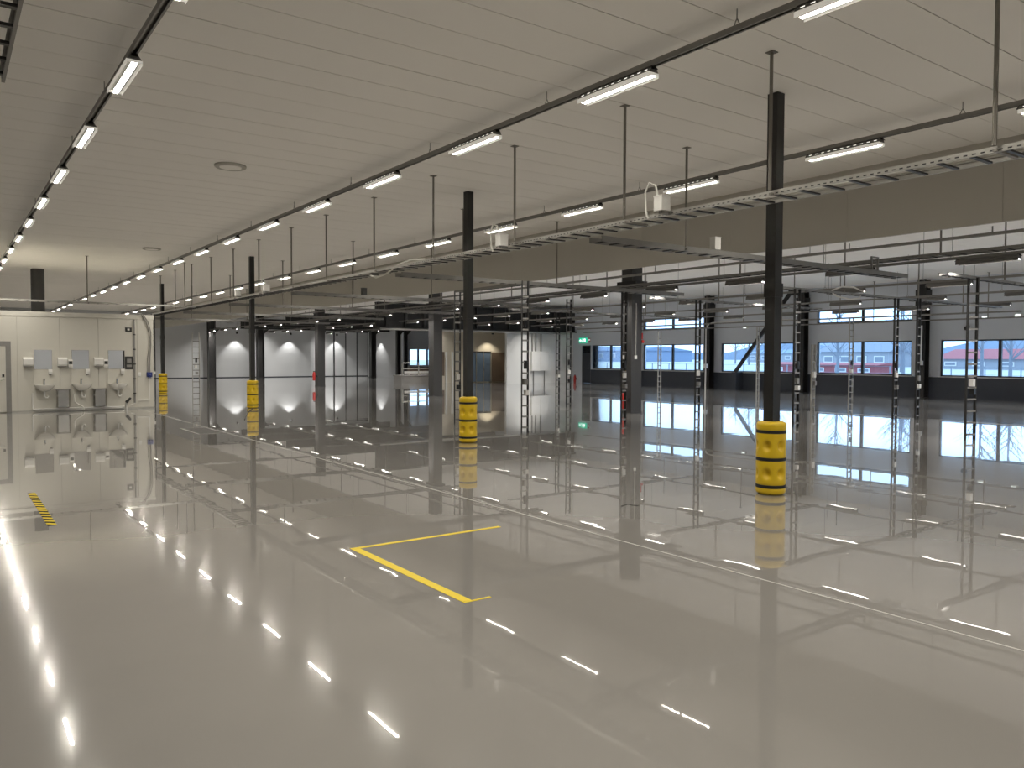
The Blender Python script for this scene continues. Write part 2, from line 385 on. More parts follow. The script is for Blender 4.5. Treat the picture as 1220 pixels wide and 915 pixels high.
MB().box(1.60, RY-0.05, 0, 1.74, RY, 2.24).box(0.62, RY-0.05, 0, 0.76, RY, 2.24).box(0.76, RY-0.05, 2.10, 1.60, RY, 2.24).build('door_frame', 'galvd', d6)
hd = MB().tube([(1.53, RY-0.03, 1.06), (1.53, RY-0.09, 1.06), (1.40, RY-0.09, 1.06)], 0.013).build('door_handle', 'steel', d6)
MB().box(1.50, RY-0.045, 1.13, 1.56, RY-0.03, 1.21).build('lock_plate', 'black', d6)

def sink(x, label):
    t = thing('wash_basin', (x, RY, 0.5), label, 'sink')
    m = MB(); n = 20; rings = [(0.29, 0.235, 0.87), (0.285, 0.23, 0.845), (0.24, 0.20, 0.78), (0.15, 0.14, 0.69), (0.07, 0.07, 0.66)]
    inner = [(0.255, 0.195, 0.872), (0.22, 0.17, 0.80), (0.12, 0.10, 0.74)]
    allr = rings[::-1]+inner
    for (a, b, z) in allr:
        for k in range(n):
            t_ = 2*math.pi*k/n; cx, sy = math.cos(t_), math.sin(t_)
            ex = abs(cx)**0.7*math.copysign(1, cx)*a; ey = abs(sy)**0.7*math.copysign(1, sy)*b
            m.v.append((x+ex, min(RY-0.002, RY-0.235+ey), z))
    for i in range(len(allr)-1):
        for k in range(n): m.f.append((i*n+k, i*n+(k+1) % n, (i+1)*n+(k+1) % n, (i+1)*n+k))
    m.f.append(tuple(range(n))[::-1]); m.f.append(tuple((len(allr)-1)*n+k for k in range(n)))
    m.build('basin', 'ceramic', t, smooth=True)
    MB().box(x-0.28, RY-0.025, 0.86, x+0.28, RY-0.001, 1.32).build('splashback', 'room', t)
    MB().tube([(x, RY-0.05, 0.86), (x, RY-0.05, 1.02), (x, RY-0.09, 1.05), (x, RY-0.18, 1.03), (x, RY-0.18, 1.0)], 0.022).build('tap', 'steel', t, smooth=True)
    MB().tube([(x, RY-0.2, 0.67), (x, RY-0.2, 0.50), (x+0.03, RY-0.2, 0.45), (x+0.08, RY-0.2, 0.45), (x+0.10, RY-0.2, 0.50), (x+0.10, RY-0.005, 0.50)], 0.024).build('drain_trap', 'plastic', t, smooth=True)
    return t
for x, l in ((2.62, 'white wash basin nearest the door in the partition'), (3.67, 'white wash basin between the other two basins'), (4.74, 'white wash basin beside the black notice board')): sink(x, l)
for x, l in ((2.61, 'square wall mirror nearest the partition door'), (3.67, 'square wall mirror above the middle wash basin'), (4.74, 'square wall mirror beside the black notice board')):
    t = thing('wall_mirror', (x, RY, 1.36), l, 'mirror')
    MB().box(x-0.25, RY-0.012, 1.36, x+0.25, RY-0.001, 1.98).build('backing', 'steel', t)
    MB().box(x-0.245, RY-0.016, 1.365, x+0.245, RY-0.012, 1.975).build('mirror_glass', 'mirror', t)
def dispenser(x, z0, z1, w, dep, label, dark=False):
    t = thing('paper_towel_dispenser' if not dark else 'glove_dispenser', (x, RY, z0), label, 'dispenser')
    m = MB().prism([(RY-0.001, z0), (RY-0.001, z1), (RY-dep*0.7, z1), (RY-dep, z1-0.06), (RY-dep, z0+0.05), (RY-dep*0.8, z0)], 0, x-w/2, x+w/2)
    m.build('body', 'plastic', t)
    if dark:
        MB().box(x-w*0.38, RY-dep-0.004, z0+0.12, x+w*0.38, RY-dep, z1-0.06).build('window', 'black', t)
    else: MB().box(x-w*0.42, RY-dep*0.85, z0-0.025, x+w*0.42, RY-0.02, z0).build('slot', 'galvd', t)
for x, l in ((2.19, 'white paper towel dispenser beside the partition door'), (3.14, 'white paper towel dispenser between first and middle mirrors'), (4.19, 'white paper towel dispenser between middle mirror and mirror by notice board')):
    dispenser(x, 1.46, 1.74, 0.27, 0.2, l)
for x, l in ((3.375, 'small dispenser with dark window left of the middle mirror'), (4.415, 'small dispenser with dark window beside mirror next to notice board')):
    dispenser(x, 1.40, 1.68, 0.13, 0.1, l, True)
for x, l in ((2.80, 'soap dispenser over the basin nearest the door'), (3.87, 'soap dispenser over the middle basin'), (4.91, 'soap dispenser over the basin by the notice board')):
    t = thing('soap_dispenser', (x, RY, 1.2), l, 'dispenser')
    MB().prism([(RY-0.026, 1.2), (RY-0.026, 1.36), (RY-0.1, 1.36), (RY-0.13, 1.28), (RY-0.12, 1.2)], 0, x-0.055, x+0.055).build('body', 'plastic', t)
    MB().box(x-0.03, RY-0.115, 1.165, x+0.03, RY-0.04, 1.2).build('nozzle', 'galvd', t)
for x, l in ((3.15, 'brushed steel waste bin between first two basins'), (4.21, 'brushed steel waste bin between last two basins')):
    t = thing('waste_bin', (x, RY, 0.13), l, 'bin')
    MB().prism([(x-0.19, RY-0.002), (x+0.19, RY-0.002), (x+0.19, RY-0.14), (x+0.15, RY-0.19), (x-0.15, RY-0.19), (x-0.19, RY-0.14)], 2, 0.13, 0.68).build('body', 'steel', t)
    MB().box(x-0.2, RY-0.2, 0.68, x+0.2, RY-0.002, 0.715).build('rim', 'galvd', t)
pp = thing('waste_pipe', (3.7, RY, 0), 'grey drain pipework running along the floor under the basins', 'pipe')
MB().tube([(2.30, RY-0.03, 0.60), (2.30, RY-0.03, 0.10), (2.36, RY-0.06, 0.05), (4.95, RY-0.06, 0.04)], 0.024).build('waste_run', 'plastic', pp, smooth=True)
MB().tube([(2.34, RY-0.12, 0.09), (4.95, RY-0.12, 0.09)], 0.02).build('supply_run', 'plastic', pp, smooth=True)
hs = MB().tube([(3.45, RY-0.2, 0.55), (3.46, RY-0.22, 0.3), (3.58, RY-0.24, 0.2), (3.70, RY-0.25, 0.13), (3.72, RY-0.25, 0.03)], 0.022).build('hose', 'cable', None, smooth=True)
tag(hs, 'white drain hose hanging below the middle basin', 'hose')
t = thing('notice_board', (5.13, RY, 1.34), 'black framed notice with white printed panels beside the mirror', 'notice')
MB().box(5.0, RY-0.015, 1.34, 5.245, RY-0.001, 1.78).build('board', 'black', t)
MB().box(5.06, RY-0.018, 1.57, 5.20, RY-0.015, 1.70).build('printed_panel', 'galvd', t)
MB().box(5.05, RY-0.018, 1.42, 5.21, RY-0.015, 1.50).build('printed_panel', 'galvd', t)
def smallsign(x, y, z, label):
    t = thing('wall_sign', (x, y, z), label, 'sign')
    MB().box(x-0.1, y-0.012, z, x+0.1, y-0.001, z+0.15).build('plate', 'black', t)
    MB().box(x-0.035, y-0.015, z+0.05, x+0.035, y-0.012, z+0.11).build('symbol', 'white', t)
smallsign(5.12, RY, 2.61, 'small black sign high on the partition above the notice')
t = thing('conduit', (5.29, RY, 0.2), 'vertical clipped conduit pipe on the partition beside the notice', 'conduit')
MB().box(5.265, RY-0.045, 0.2, 5.315, RY-0.001, 3.03).build('pipe', 'galvd', t)
for z in (0.5, 1.0, 1.5, 2.0, 2.5): MB().box(5.25, RY-0.05, z, 5.33, RY-0.001, z+0.04).build('clip', 'black', t)
MB().tube([(5.29, RY-0.03, 0.2), (5.22, RY-0.03, 0.14), (5.16, RY-0.03, 0.13)], 0.018).build('tail', 'plastic', t)
for i, (dx, l) in enumerate(((0.0, 'dark cable curving down the partition end to the blue socket'), (0.05, 'second dark cable beside it looping to the blue socket'))):
    cb = MB().tube([(5.36+dx*4, RY-0.06, RH+0.03), (5.52+dx, RY-0.06, RH+0.03), (5.68+dx, RY-0.06, 2.95), (5.77+dx, RY-0.05, 2.6), (5.76+dx, RY-0.05, 2.1), (5.70+dx*1.5, RY-0.05, 1.7), (5.71+dx*1.2, RY-0.05, 1.24)], 0.017, 6).build('supply_cable', 'cableg', None, smooth=True)
    tag(cb, l, 'cable')
t = thing('power_socket', (5.75, RY, 1.08), 'blue industrial power socket on the end of the partition', 'socket')
MB().box(5.67, RY-0.09, 1.08, 5.84, RY-0.001, 1.24).build('housing', 'blue', t)
MB().tube([(5.75, RY-0.08, 1.14), (5.75, RY-0.17, 1.10)], 0.045, 10).build('socket', 'blue', t)
MB().box(5.735, RY-0.03, 0.3, 5.765, RY-0.001, 1.08).box(5.36, RY-0.03, 0.27, 5.735, RY-0.001, 0.31).build('conduit', 'plastic', t)
t = thing('light_switch', (5.40, RY, 1.1), 'small white switch on the partition beside the conduit', 'switch')
MB().box(5.41, RY-0.02, 1.1, 5.49, RY-0.001, 1.24).build('plate', 'white', t); MB().box(5.43, RY-0.026, 1.14, 5.47, RY-0.02, 1.2).build('rocker', 'plastic', t)
t = thing('hose_coupling', (5.0, RY-0.15, 0), 'black hose coupling on a pipe stub low beside the basins', 'coupling')
MB().tube([(5.02, RY-0.06, 0.22), (5.06, RY-0.06, 0.28), (5.15, RY-0.07, 0.38)], [0.05, 0.045, 0.03], 8).build('head', 'black', t)
MB().tube([(5.02, RY-0.06, 0.0), (5.02, RY-0.06, 0.22)], 0.02, 8).build('stub', 'plastic', t)
sp = MB().tube([(3.13, 36.6, 0.0), (3.13, 36.6, H)], 0.24, 24).build('round_column', 'greycol', None, smooth=True)
tag(sp, 'round dark column rising behind the washroom partition', 'column')
dk = MB().prism([(36.3, RH+0.01), (36.3, RH+0.16), (35.2, RH+0.24), (34.9, RH+0.01)], 0, -0.4, 1.9).build('roof_unit', 'black')
tag(dk, 'black low sloped unit lying on top of the washroom partition', 'duct'); dk.location.y -= 0.6

# ------------------------------------------------------------------ floor marks
jt = struct('trim_floor_joint', MB().box(5.359, YB, 0.0, 5.374, YF, 0.002), 'whiteline')
tp = MB().box(3.06, 4.83, 0.0005, 3.14, 6.74, 0.003).build('floor_tape', 'tape'); tag(tp, 'long yellow floor tape strip pointing along the hall', 'tape')
tp = MB().box(3.06, 6.745, 0.0005, 4.76, 6.80, 0.003).build('floor_tape', 'tape'); tag(tp, 'yellow floor tape strip lying across toward the white joint', 'tape')
tp = MB().box(3.06, 4.80, 0.0005, 3.30, 4.825, 0.003).build('floor_tape', 'tape'); tag(tp, 'thin short tape end at the near corner of the long yellow strip', 'tape')
hz = MB().box(0.87, 9.55, 0.0005, 0.955, 11.95, 0.003).build('hazard_tape', 'hazard'); tag(hz, 'black and yellow striped hazard tape on the floor', 'tape')
t = thing('floor_drain', (5.0, 19.6, 0), 'square dark floor drain grating beside the white joint', 'drain')
g = MB().box(4.72, 18.75, 0.0005, 5.36, 18.80, 0.008).box(4.72, 20.45, 0.0005, 5.36, 20.5, 0.008).box(4.72, 18.8, 0.0005, 4.77, 20.45, 0.008).box(5.31, 18.8, 0.0005, 5.36, 20.45, 0.008)
g.build('frame', 'galvd', t)
MB().box(4.77, 18.8, 0.0003, 5.31, 20.45, 0.002).build('pit', 'black', t)
for i in range(12): MB().box(4.77, 18.86+i*0.135, 0.002, 5.31, 18.92+i*0.135, 0.007).build('bar', 'drain', t)
cr_ = MB().tube([(7.9, 6.55, 0.004), (8.05, 6.6, 0.004), (8.1, 6.45, 0.004)], 0.004, 5).build('wire_offcut', 'black'); tag(cr_, 'short dark wire offcut lying on the open floor', 'wire'); cr_.location.x -= 1.3; cr_.location.y += 0.3
pw = MB().tube([(8.6, 27.0, 0.012), (7.9, 25.3, 0.012), (7.3, 23.6, 0.012), (6.9, 22.4, 0.012)], 0.012, 6).build('floor_cable', 'black'); tag(pw, 'dark cable lying on the floor leading to a column guard', 'cable')

# ------------------------------------------------------------------ columns with guards
guard_prof = []
GH, GR = 0.965, 0.19
for i in range(61):
    z = GH*i/60; rr = GR
    e = min(z, GH-z)
    if e < 0.05: rr = GR-0.05+math.sqrt(max(0, 0.05**2-(0.05-e)**2))
    for zs in (0.115, 0.488, 0.862):
        if abs(z-zs*GH) < 0.024: rr -= 0.008
    guard_prof.append((rr, z))
def dimple(rr, z, a):
    q = rr
    for zc in (0.29*GH, 0.67*GH):
        for k in range(6):
            da = (a-(k+0.32)*math.pi/3+math.pi) % (2*math.pi)-math.pi
            dd = ((da*GR)/0.048)**2+((z-zc)/0.058)**2
            if dd < 4: q -= 0.052*math.exp(-dd*dd*0.8)
    return q
guard_me = MB().lathe([(0.10, 0.0)]+guard_prof+[(0.10, GH)], 96, fn=lambda rr, z, a: dimple(rr, z, a) if rr > 0.12 else rr).data('guard_body', 'yellow', True)
strap_me = MB().lathe([(GR-0.012, -0.004), (GR+0.001, -0.002), (GR+0.001, 0.038), (GR-0.012, 0.040)], 48).data('strap', 'strap', True)
COLS = [(8.88, 6.38, 'dark steel column standing farthest from the washroom partition', 'yellow column guard on the column nearest the yellow tape'),
        (8.96, 13.92, 'dark steel column second along from the open floor', 'yellow column guard beside the two tall ladders'),
        (8.72, 27.4, 'dark steel column third along toward the partition', 'yellow column guard with a cable leading to it'),
        (8.55, 40.3, 'dark steel column just past the washroom partition', 'yellow column guard just past the washroom partition')]
for (x, y, l, gl) in COLS:
    t = thing('steel_column', (x, y, 0), l, 'column')
    a = 0.075
    MB().box(x-a, y-a, 0.012, x+a, y+a, H-0.02).build('shaft', 'dark', t)
    MB().box(x-0.09, y-0.09, 0, x+0.09, y+0.09, 0.012).build('base_plate', 'dark', t)
    MB().box(x-0.0755, y-0.0755, H-0.02, x+0.0755, y+0.0755, H-0.003).build('cap_plate', 'dark', t)
    MB().box(x-a-0.012, y-a-0.012, 2.6, x+a+0.012, y+a+0.012, 2.78).build('splice_sleeve', 'dark', t)
    g = thing('column_guard', (x, y, 0.0), gl, 'column guard')
    inst('guard_body', guard_me, (0, 0, 0.001), g)
    for zs in (0.115, 0.488, 0.862): inst('strap', strap_me, (0, 0, zs*GH-0.018), g)

WIDE = [(18.15, 18.4, 'broad charcoal column with conduits facing the windows'),
        (18.3, 31.2, 'broad charcoal column in front of the loading platform'),
        (18.5, 45.3, 'broad charcoal column with a red extinguisher beside it')]
for (x, y, l) in WIDE:
    t = thing('broad_column', (x, y, 0), l, 'column'); a = 0.23
    MB().box(x-a, y-a, 0.01, x+a, y+a, HR-0.005).build('shaft', 'greycol', t)
    MB().box(x-a-0.015, y-a-0.015, 0, x+a+0.015, y+a+0.015, 0.05).build('plinth', 'greycol', t)
    MB().box(x-a-0.03, y-a-0.2, 4.0, x+a+0.03, y+a+0.2, 4.25).build('corbel', 'dark', t)
x, y = 18.15, 18.4
t = thing('column_conduit', (x-0.25, y, 1.8), 'pair of pale conduits with sockets on the broad column', 'conduit')
for (px, py) in ((x-0.245, y+0.05), (x-0.05, y-0.245)):
    MB().tube([(px, py, 1.85), (px, py, 3.55)], 0.016, 8).build('pipe', 'galv', t)
    MB().box(px-0.05, py-0.012, 1.75, px+0.05, py+0.05, 1.87).build('socket', 'plastic', t)
def extinguisher(x, y, z, label):
    t = thing('fire_extinguisher', (x, y, z), label, 'extinguisher')
    MB().lathe([(0.06, 0), (0.085, 0.02), (0.085, 0.42), (0.06, 0.49), (0.03, 0.52)], 16, (x, y, z)).build('cylinder', 'red', t, smooth=True)
    MB().box(x-0.05, y-0.02, z+0.52, x+0.08, y+0.02, z+0.57).build('valve', 'black', t)
    MB().box(x+0.06, y-0.04, z+0.25, x+0.19, y+0.04, z+0.32).build('wall_bracket', 'black', t)
    MB().tube([(x+0.06, y, z+0.54), (x+0.11, y, z+0.45), (x+0.1, y, z+0.15)], 0.013, 6).build('hose', 'black', t)
extinguisher(18.5-0.42, 45.2, 0.35, 'red fire extinguisher on the broad column by the far wall')
extinguisher(36.3, 42.45, 0.0, 'red fire extinguisher standing beside the dark door')
extinguisher(18.15-0.42, 18.3, 0.15, 'red fire extinguisher low on the broad column with conduits')
t = thing('alarm_bell', (18.39, 18.35, 2.4), 'red alarm unit on the side of the broad column', 'alarm')
MB().box(18.385, 18.2, 2.4, 18.46, 18.34, 2.6).build('body', 'red', t); MB().tube([(18.42, 18.2, 2.32), (18.42, 18.14, 2.32)], 0.05, 10).build('sounder', 'red', t)

# columns by the far wall and by the window wall
FARC = [(17.6, 65.6, 0.27), (21.55, 65.6, 0.27), (26.7, 65.6, 0.2), (30.1, 62.0, 0.22), (31.85, 59.3, 0.13), (31.15, 59.3, 0.16)]
FARL = ['dark column before the far wall nearest the washroom partition', 'dark column before the far wall between two light cones', 'dark column before the far wall left of the sliding doors',
        'dark column standing beside the sliding doors', 'dark column beside the platform window', 'dark column at the platform railing end']
for (x, y, a), l in zip(FARC, FARL):
    t = thing('dark_column', (x, y, 0), l, 'column')
    MB().box(x-a, y-0.02, 0.02, x+a, y+0.02, HR-0.005).box(x-a, y-a, 0.02, x-a+0.04, y+a, HR-0.005).box(x+a-0.04, y-a, 0.02, x+a, y+a, HR-0.005).build('shaft', 'dark', t)
    MB().box(x-a-0.03, y-a-0.03, 0, x+a+0.03, y+a+0.03, 0.02).build('base_plate', 'dark', t)
    MB().prism([(x+a, 3.6), (x+a+0.5, 4.1), (x+a, 4.1)], 1, y-0.04, y+0.04).build('haunch', 'dark', t)
for y, l in ((36.65, 'dark wall column between the last two window pairs'), (30.42, 'dark wall column with white pipes beside the blank upper wall'), (24.25, 'dark wall column meeting the diagonal brace'),
             (18.05, 'dark wall column with a pale conduit between red-view windows'), (11.85, 'dark wall column beyond the last visible window')):
    t = thing('wall_column', (36.3, y, 0), l, 'column')
    MB().box(36.1, y-0.02, 0.02, 36.5, y+0.02, HR-0.01).box(36.08, y-0.19, 0.02, 36.11, y+0.19, HR-0.01).box(36.49, y-0.19, 0.02, 36.52, y+0.19, HR-0.01).build('shaft', 'dark', t)
    MB().box(36.06, y-0.21, 0, 36.54, y+0.21, 0.02).build('base_plate', 'dark', t)
    for z in (4.2, 4.65): MB().box(36.02, y-0.24, z, 36.54, y+0.24, z+0.28).build('bracket', 'dark', t)
brt = thing('diagonal_brace', (36.0, 28.3, 0.0), 'dark diagonal steel brace crossing the window behind the nearest guard column', 'brace')
br = MB().obox((36.0, (28.3+24.75)/2, (1.0+5.3)/2), (Vector((0, 24.75-28.3, 4.3)).normalized(), X, Vector((0, 24.75-28.3, 4.3)).normalized().cross(X)), (2.75, 0.06, 0.09)).build('bar', 'dark', brt)
MB().box(35.94, 28.2, 0.0, 36.56, 28.5, 1.0).build('foot_bracket', 'wains', brt)
MB().box(35.94, 24.6, 5.1, XE-0.001, 24.9, 5.4).build('head_bracket', 'dark', brt)

# ------------------------------------------------------------------ mezzanine, platform, office fittings
mz = thing('mezzanine', (28.5, 43.0, 3.5), 'dark steel mezzanine edge above the office front', 'mezzanine')
MB().box(21.0, 42.75, 3.62, XE-0.05, 42.95, 5.0).build('fascia_beam', 'dark', mz)
MB().box(21.0, 42.55, 3.55, XE-0.05, 42.98, 3.62).build('lower_flange', 'dark', mz)
MB().box(21.0, 42.55, 5.0, XE-0.05, 42.98, 5.07).build('upper_flange', 'dark', mz)
for i in range(12): MB().box(21.6+i*1.3, 42.62, 3.62, 21.66+i*1.3, 42.75, 5.0).build('stiffener', 'greycol', mz)
for j, (yy, l) in enumerate(((47.5, 'dark roof beam just behind the mezzanine edge'), (52.5, 'dark roof beam over the loading platform'), (57.5, 'dark roof beam beyond the platform window'), (62.5, 'dark roof beam closest to the far wall'))):
    t = thing('roof_beam', (25, yy, 4.0), l, 'beam')
    MB().box(19.0, yy-0.03, 4.0, XS+(0 if yy > 60 else 4.4), yy+0.03, 4.5).build('web', 'dark', t)
    MB().box(19.0, yy-0.14, 3.96, XS+(0 if yy > 60 else 4.4), yy+0.14, 4.0).build('lower_flange', 'dark', t)
    MB().box(19.0, yy-0.14, 4.5, XS+(0 if yy > 60 else 4.4), yy+0.14, 4.54).build('upper_flange', 'dark', t)
t = thing('loading_platform', (28, 50.0, 0), 'low concrete loading platform with a pale handrail', 'platform')
MB().box(26.0, 49.0, 0.0, 31.2, 50.2, 0.44).build('deck', 'concrete', t)
MB().box(25.95, 48.95, 0.44, 31.25, 50.2, 0.50).build('nosing', 'concrete', t)
for q in (26.1, 27.4, 28.7, 29.9, 31.1):
    MB().box(q-0.03, 49.05, 0.5, q+0.03, 49.11, 1.36).build('rail_post', 'galv', t)
MB().tube([(26.1, 49.08, 1.36), (31.1, 49.08, 1.36)], 0.03).build('handrail', 'galv', t)
MB().tube([(26.1, 49.08, 0.95), (31.1, 49.08, 0.95)], 0.025).build('mid_rail', 'galv', t)
MB().box(26.4, 49.3, 0.62, 31.0, 49.38, 0.78).build('kick_board', 'white', t)
bb = MB().box(30.9, 56.8, 0, 34.5, 57.2, 0.95).build('counter_wall', 'brownwall'); tag(bb, 'low brown boarded wall behind the loading platform', 'low wall')
t = thing('electrical_cabinet', (33.4, 42.8, 0), 'white electrical cabinet on thin legs against the office wall', 'cabinet')
MB().box(32.7, 42.74, 0.86, 34.15, 42.99, 2.2).build('body', 'plastic', t)
for i in range(2): MB().box(32.72+i*0.715, 42.725, 0.88, 33.42+i*0.715, 42.74, 2.18).build('door', 'plastic', t)
for q in (32.95, 33.9): MB().box(q-0.02, 42.86, 0, q+0.02, 42.92, 0.86).build('leg', 'galvd', t)
for q in (32.85, 33.15, 33.6): MB().tube([(q, 42.9, 2.2), (q, 42.9, 3.55)], 0.05, 8).build('riser', 'galvd', t)
dp = MB().tube([(21.2, 42.62, 3.48), (30.0, 42.62, 3.48), (36.2, 42.62, 3.48)], 0.069, 10).build('silver_pipe', 'galv', None, smooth=True); tag(dp, 'long silver pipe below the dark mezzanine edge', 'pipe')
# exit sign above the door
t = thing('exit_sign', (36.5, 41.85, 2.85), 'green illuminated emergency exit sign above the dark door', 'sign')
MB().box(36.5, 41.45, 2.82, 36.57, 42.25, 3.17).build('sign_box', 'green', t)
MB().box(36.494, 41.55, 2.88, 36.50, 41.72, 3.11).build('door_pictogram', 'signwhite', t)
mm = MB(); xx = 36.494
mm.box(xx, 41.83, 3.06, 36.5, 41.89, 3.12).obox((36.497, 41.87, 2.99), (X, Vector((0, -0.35, 1)).normalized(), Vector((0, 1, 0.35)).normalized()), (0.003, 0.06, 0.025))
mm.obox((36.497, 41.93, 2.90), (X, Vector((0, 1, 0.8)).normalized(), Vector((0, -0.8, 1)).normalized()), (0.003, 0.055, 0.016)).obox((36.497, 41.83, 2.90), (X, Vector((0, -0.5, -1)).normalized(), Vector((0, 1, -0.5)).normalized()), (0.003, 0.05, 0.016))
mm.build('running_figure', 'signwhite', t)
MB().prism([(41.98, 2.99), (42.10, 3.09), (42.10, 3.03), (42.2, 3.03), (42.2, 2.95), (42.10, 2.95), (42.10, 2.89)], 0, 36.494, 36.5).build('arrow', 'signwhite', t)
t = thing('fire_sign', (36.5, 41.25, 2.85), 'small red fire equipment sign beside the exit sign', 'sign')
MB().box(36.58, 41.16, 2.9, 36.6, 41.34, 3.15).build('plate', 'red', t); MB().box(36.575, 41.22, 2.97, 36.58, 41.28, 3.08).build('symbol', 'signwhite', t)

# ------------------------------------------------------------------ lighting rails and lamps
LZ = 4.90
def rail(x, z, ztop, y0, y1, label, hang=3.02, perf=True):
    t = thing('lighting_rail', (x, y0, z), label, 'lighting rail')
    m = MB().box(x-0.04, y0, z, x-0.034, y1, z+0.06).box(x+0.034, y0, z, x+0.04, y1, z+0.06).box(x-0.034, y0, z+0.054, x+0.034, y1, z+0.06).box(x-0.034, y0, z, x-0.018, y1, z+0.006).box(x+0.018, y0, z, x+0.034, y1, z+0.006)
    m.build('channel', 'galvd', t)
    if perf:
        p = MB(); yy = max(y0, -2)
        while yy < min(y1, 16): p.box(x-0.008, yy, z+0.050, x+0.008, yy+0.05, z+0.0535); yy += 0.3
        o = p.build('channel_slots', 'black', t); tag(o, kind='stuff')
    hm = MB().tube([(0, 0, 0), (0, 0, ztop-z-0.12)], 0.006, 6).obox((0, -0.025, -0.03), ((1,0,0), Vector((0, 0.5, 1)).normalized(), Vector((0, 1, -0.5)).normalized()), (0.004, 0.045, 0.004)).obox((0, 0.025, -0.03), ((1,0,0), Vector((0, -0.5, 1)).normalized(), Vector((0, 1, 0.5)).normalized()), (0.004, 0.045, 0.004)).data('hanger', 'galvd')
    yy = y0+0.7
    while yy < y1:
        inst('hanger', hm, (0, yy-y0, 0.12), t); yy += hang
    return t
def make_lamp(lens, label, group, skirt='lensside', slot='slot'):
    """linear fitting, 1.2 m long, local origin at the centre of its underside"""
    t = thing('linear_ceiling_light', (0, 0, 0), label, 'ceiling light', group)
    L = 0.60
    MB().prism([(-0.03, 0.115), (0.03, 0.115), (0.075, 0.052), (-0.075, 0.052)], 1, -L, L).build('housing', 'housing', t, world=False)
    for sg in (-1, 1):
        MB().box(sg*0.075, -L, 0.0, sg*0.081, L, 0.052).build('skirt', skirt, t, world=False)
    for sg in (-1, 1): MB().box(-0.075, sg*(L-0.006), 0.020, 0.075, sg*L, 0.052).build('end_cap', skirt, t, world=False)
    MB().box(-0.073, -L+0.007, 0.046, 0.073, L-0.007, 0.051).build('reflector', 'white', t, world=False)
    for q in (-1, 1): MB().box(q*0.030, -L+0.008, 0.012, q*0.034, L-0.008, 0.046).build('added_vane', 'white', t, world=False)  # added baffles that keep direct lens light off the skirts
    lm = MB(); lm.v = [(-0.025, -L+0.02, 0.0455), (-0.025, L-0.02, 0.0455), (0.025, L-0.02, 0.0455), (0.025, -L+0.02, 0.0455)]; lm.f = [(0, 1, 2, 3)]   # lit strip facing down
    lm.build('lens', lens, t, world=False)
    v = MB(); nz = Vector((0.063, 0, 0.045)).normalized()
    for i in range(11):
        yy = -0.53+i*0.106
        for q in (-1, 1): v.obox((q*0.0530, yy, 0.0845), (Vector((q*0.045, 0, -0.063)).normalized(), Y, Vector((q*nz.x, 0, nz.z))), (0.005, 0.022, 0.002))
    tag(v.build('vent_row', slot, t, world=False), kind='stuff')
    for q in (-1, 1): MB().prism([(q*0.64, 0.075), (q*0.58, 0.09), (q*0.56, 0.12), (q*0.60, 0.12)], 0, -0.03, 0.03).build('bracket', 'dark', t, world=False)
    return t
ORD = 'first second third fourth fifth sixth seventh eighth ninth tenth eleventh twelfth thirteenth fourteenth fifteenth sixteenth seventeenth eighteenth nineteenth twentieth'.split()
def label_lamps(lamps, ymark, before, after):
    lo = sorted([o for o in lamps if o.location.y < ymark], key=lambda o: -o.location.y)
    hi = sorted([o for o in lamps if o.location.y >= ymark], key=lambda o: o.location.y)
    for i, o in enumerate(lo): o['label'] = ORD[i]+' '+before
    for i, o in enumerate(hi): o['label'] = ORD[i]+' '+after
RAILS = [(1.71, 'lighting rail passing over the washroom partition', 'linear light on the rail over the washroom partition', 'lights on the rail over the washroom'),
         (6.42, 'lighting rail between the white floor joint and the steel columns', 'linear light on the rail above the white floor joint', 'lights on the rail above the floor joint'),
         (11.15, 'lighting rail running beside the grey bulkhead', 'linear light on the rail beside the grey bulkhead', 'lights on the rail beside the bulkhead')]
for (x, l, ll, g) in RAILS:
    rail(x, 5.02, H, YB+0.3, YF-0.8, l)
    proto = make_lamp('lens', ll, g); first = True; lamps = []
    for k in range(-4, 21):
        y = 6.80+3.02*k
        if y > YF-1: break
        if y < YB+0.6: continue
        o = proto if first else copy_tree(proto); first = False
        o.location = (x, y, LZ); lamps.append(o)
    if x < 3: label_lamps(lamps, RY, 'linear light before the washroom partition on the rail passing over it', 'linear light past the partition front on the rail passing over it')
    elif x < 8: label_lamps(lamps, 27.4, 'linear light before the third guarded column on the rail above the floor joint', 'linear light past the third guarded column on the rail above the floor joint')
    else: label_lamps(lamps, 27.4, 'linear light before the third guarded column on the rail beside the bulkhead', 'linear light past the third guarded column on the rail beside the bulkhead')
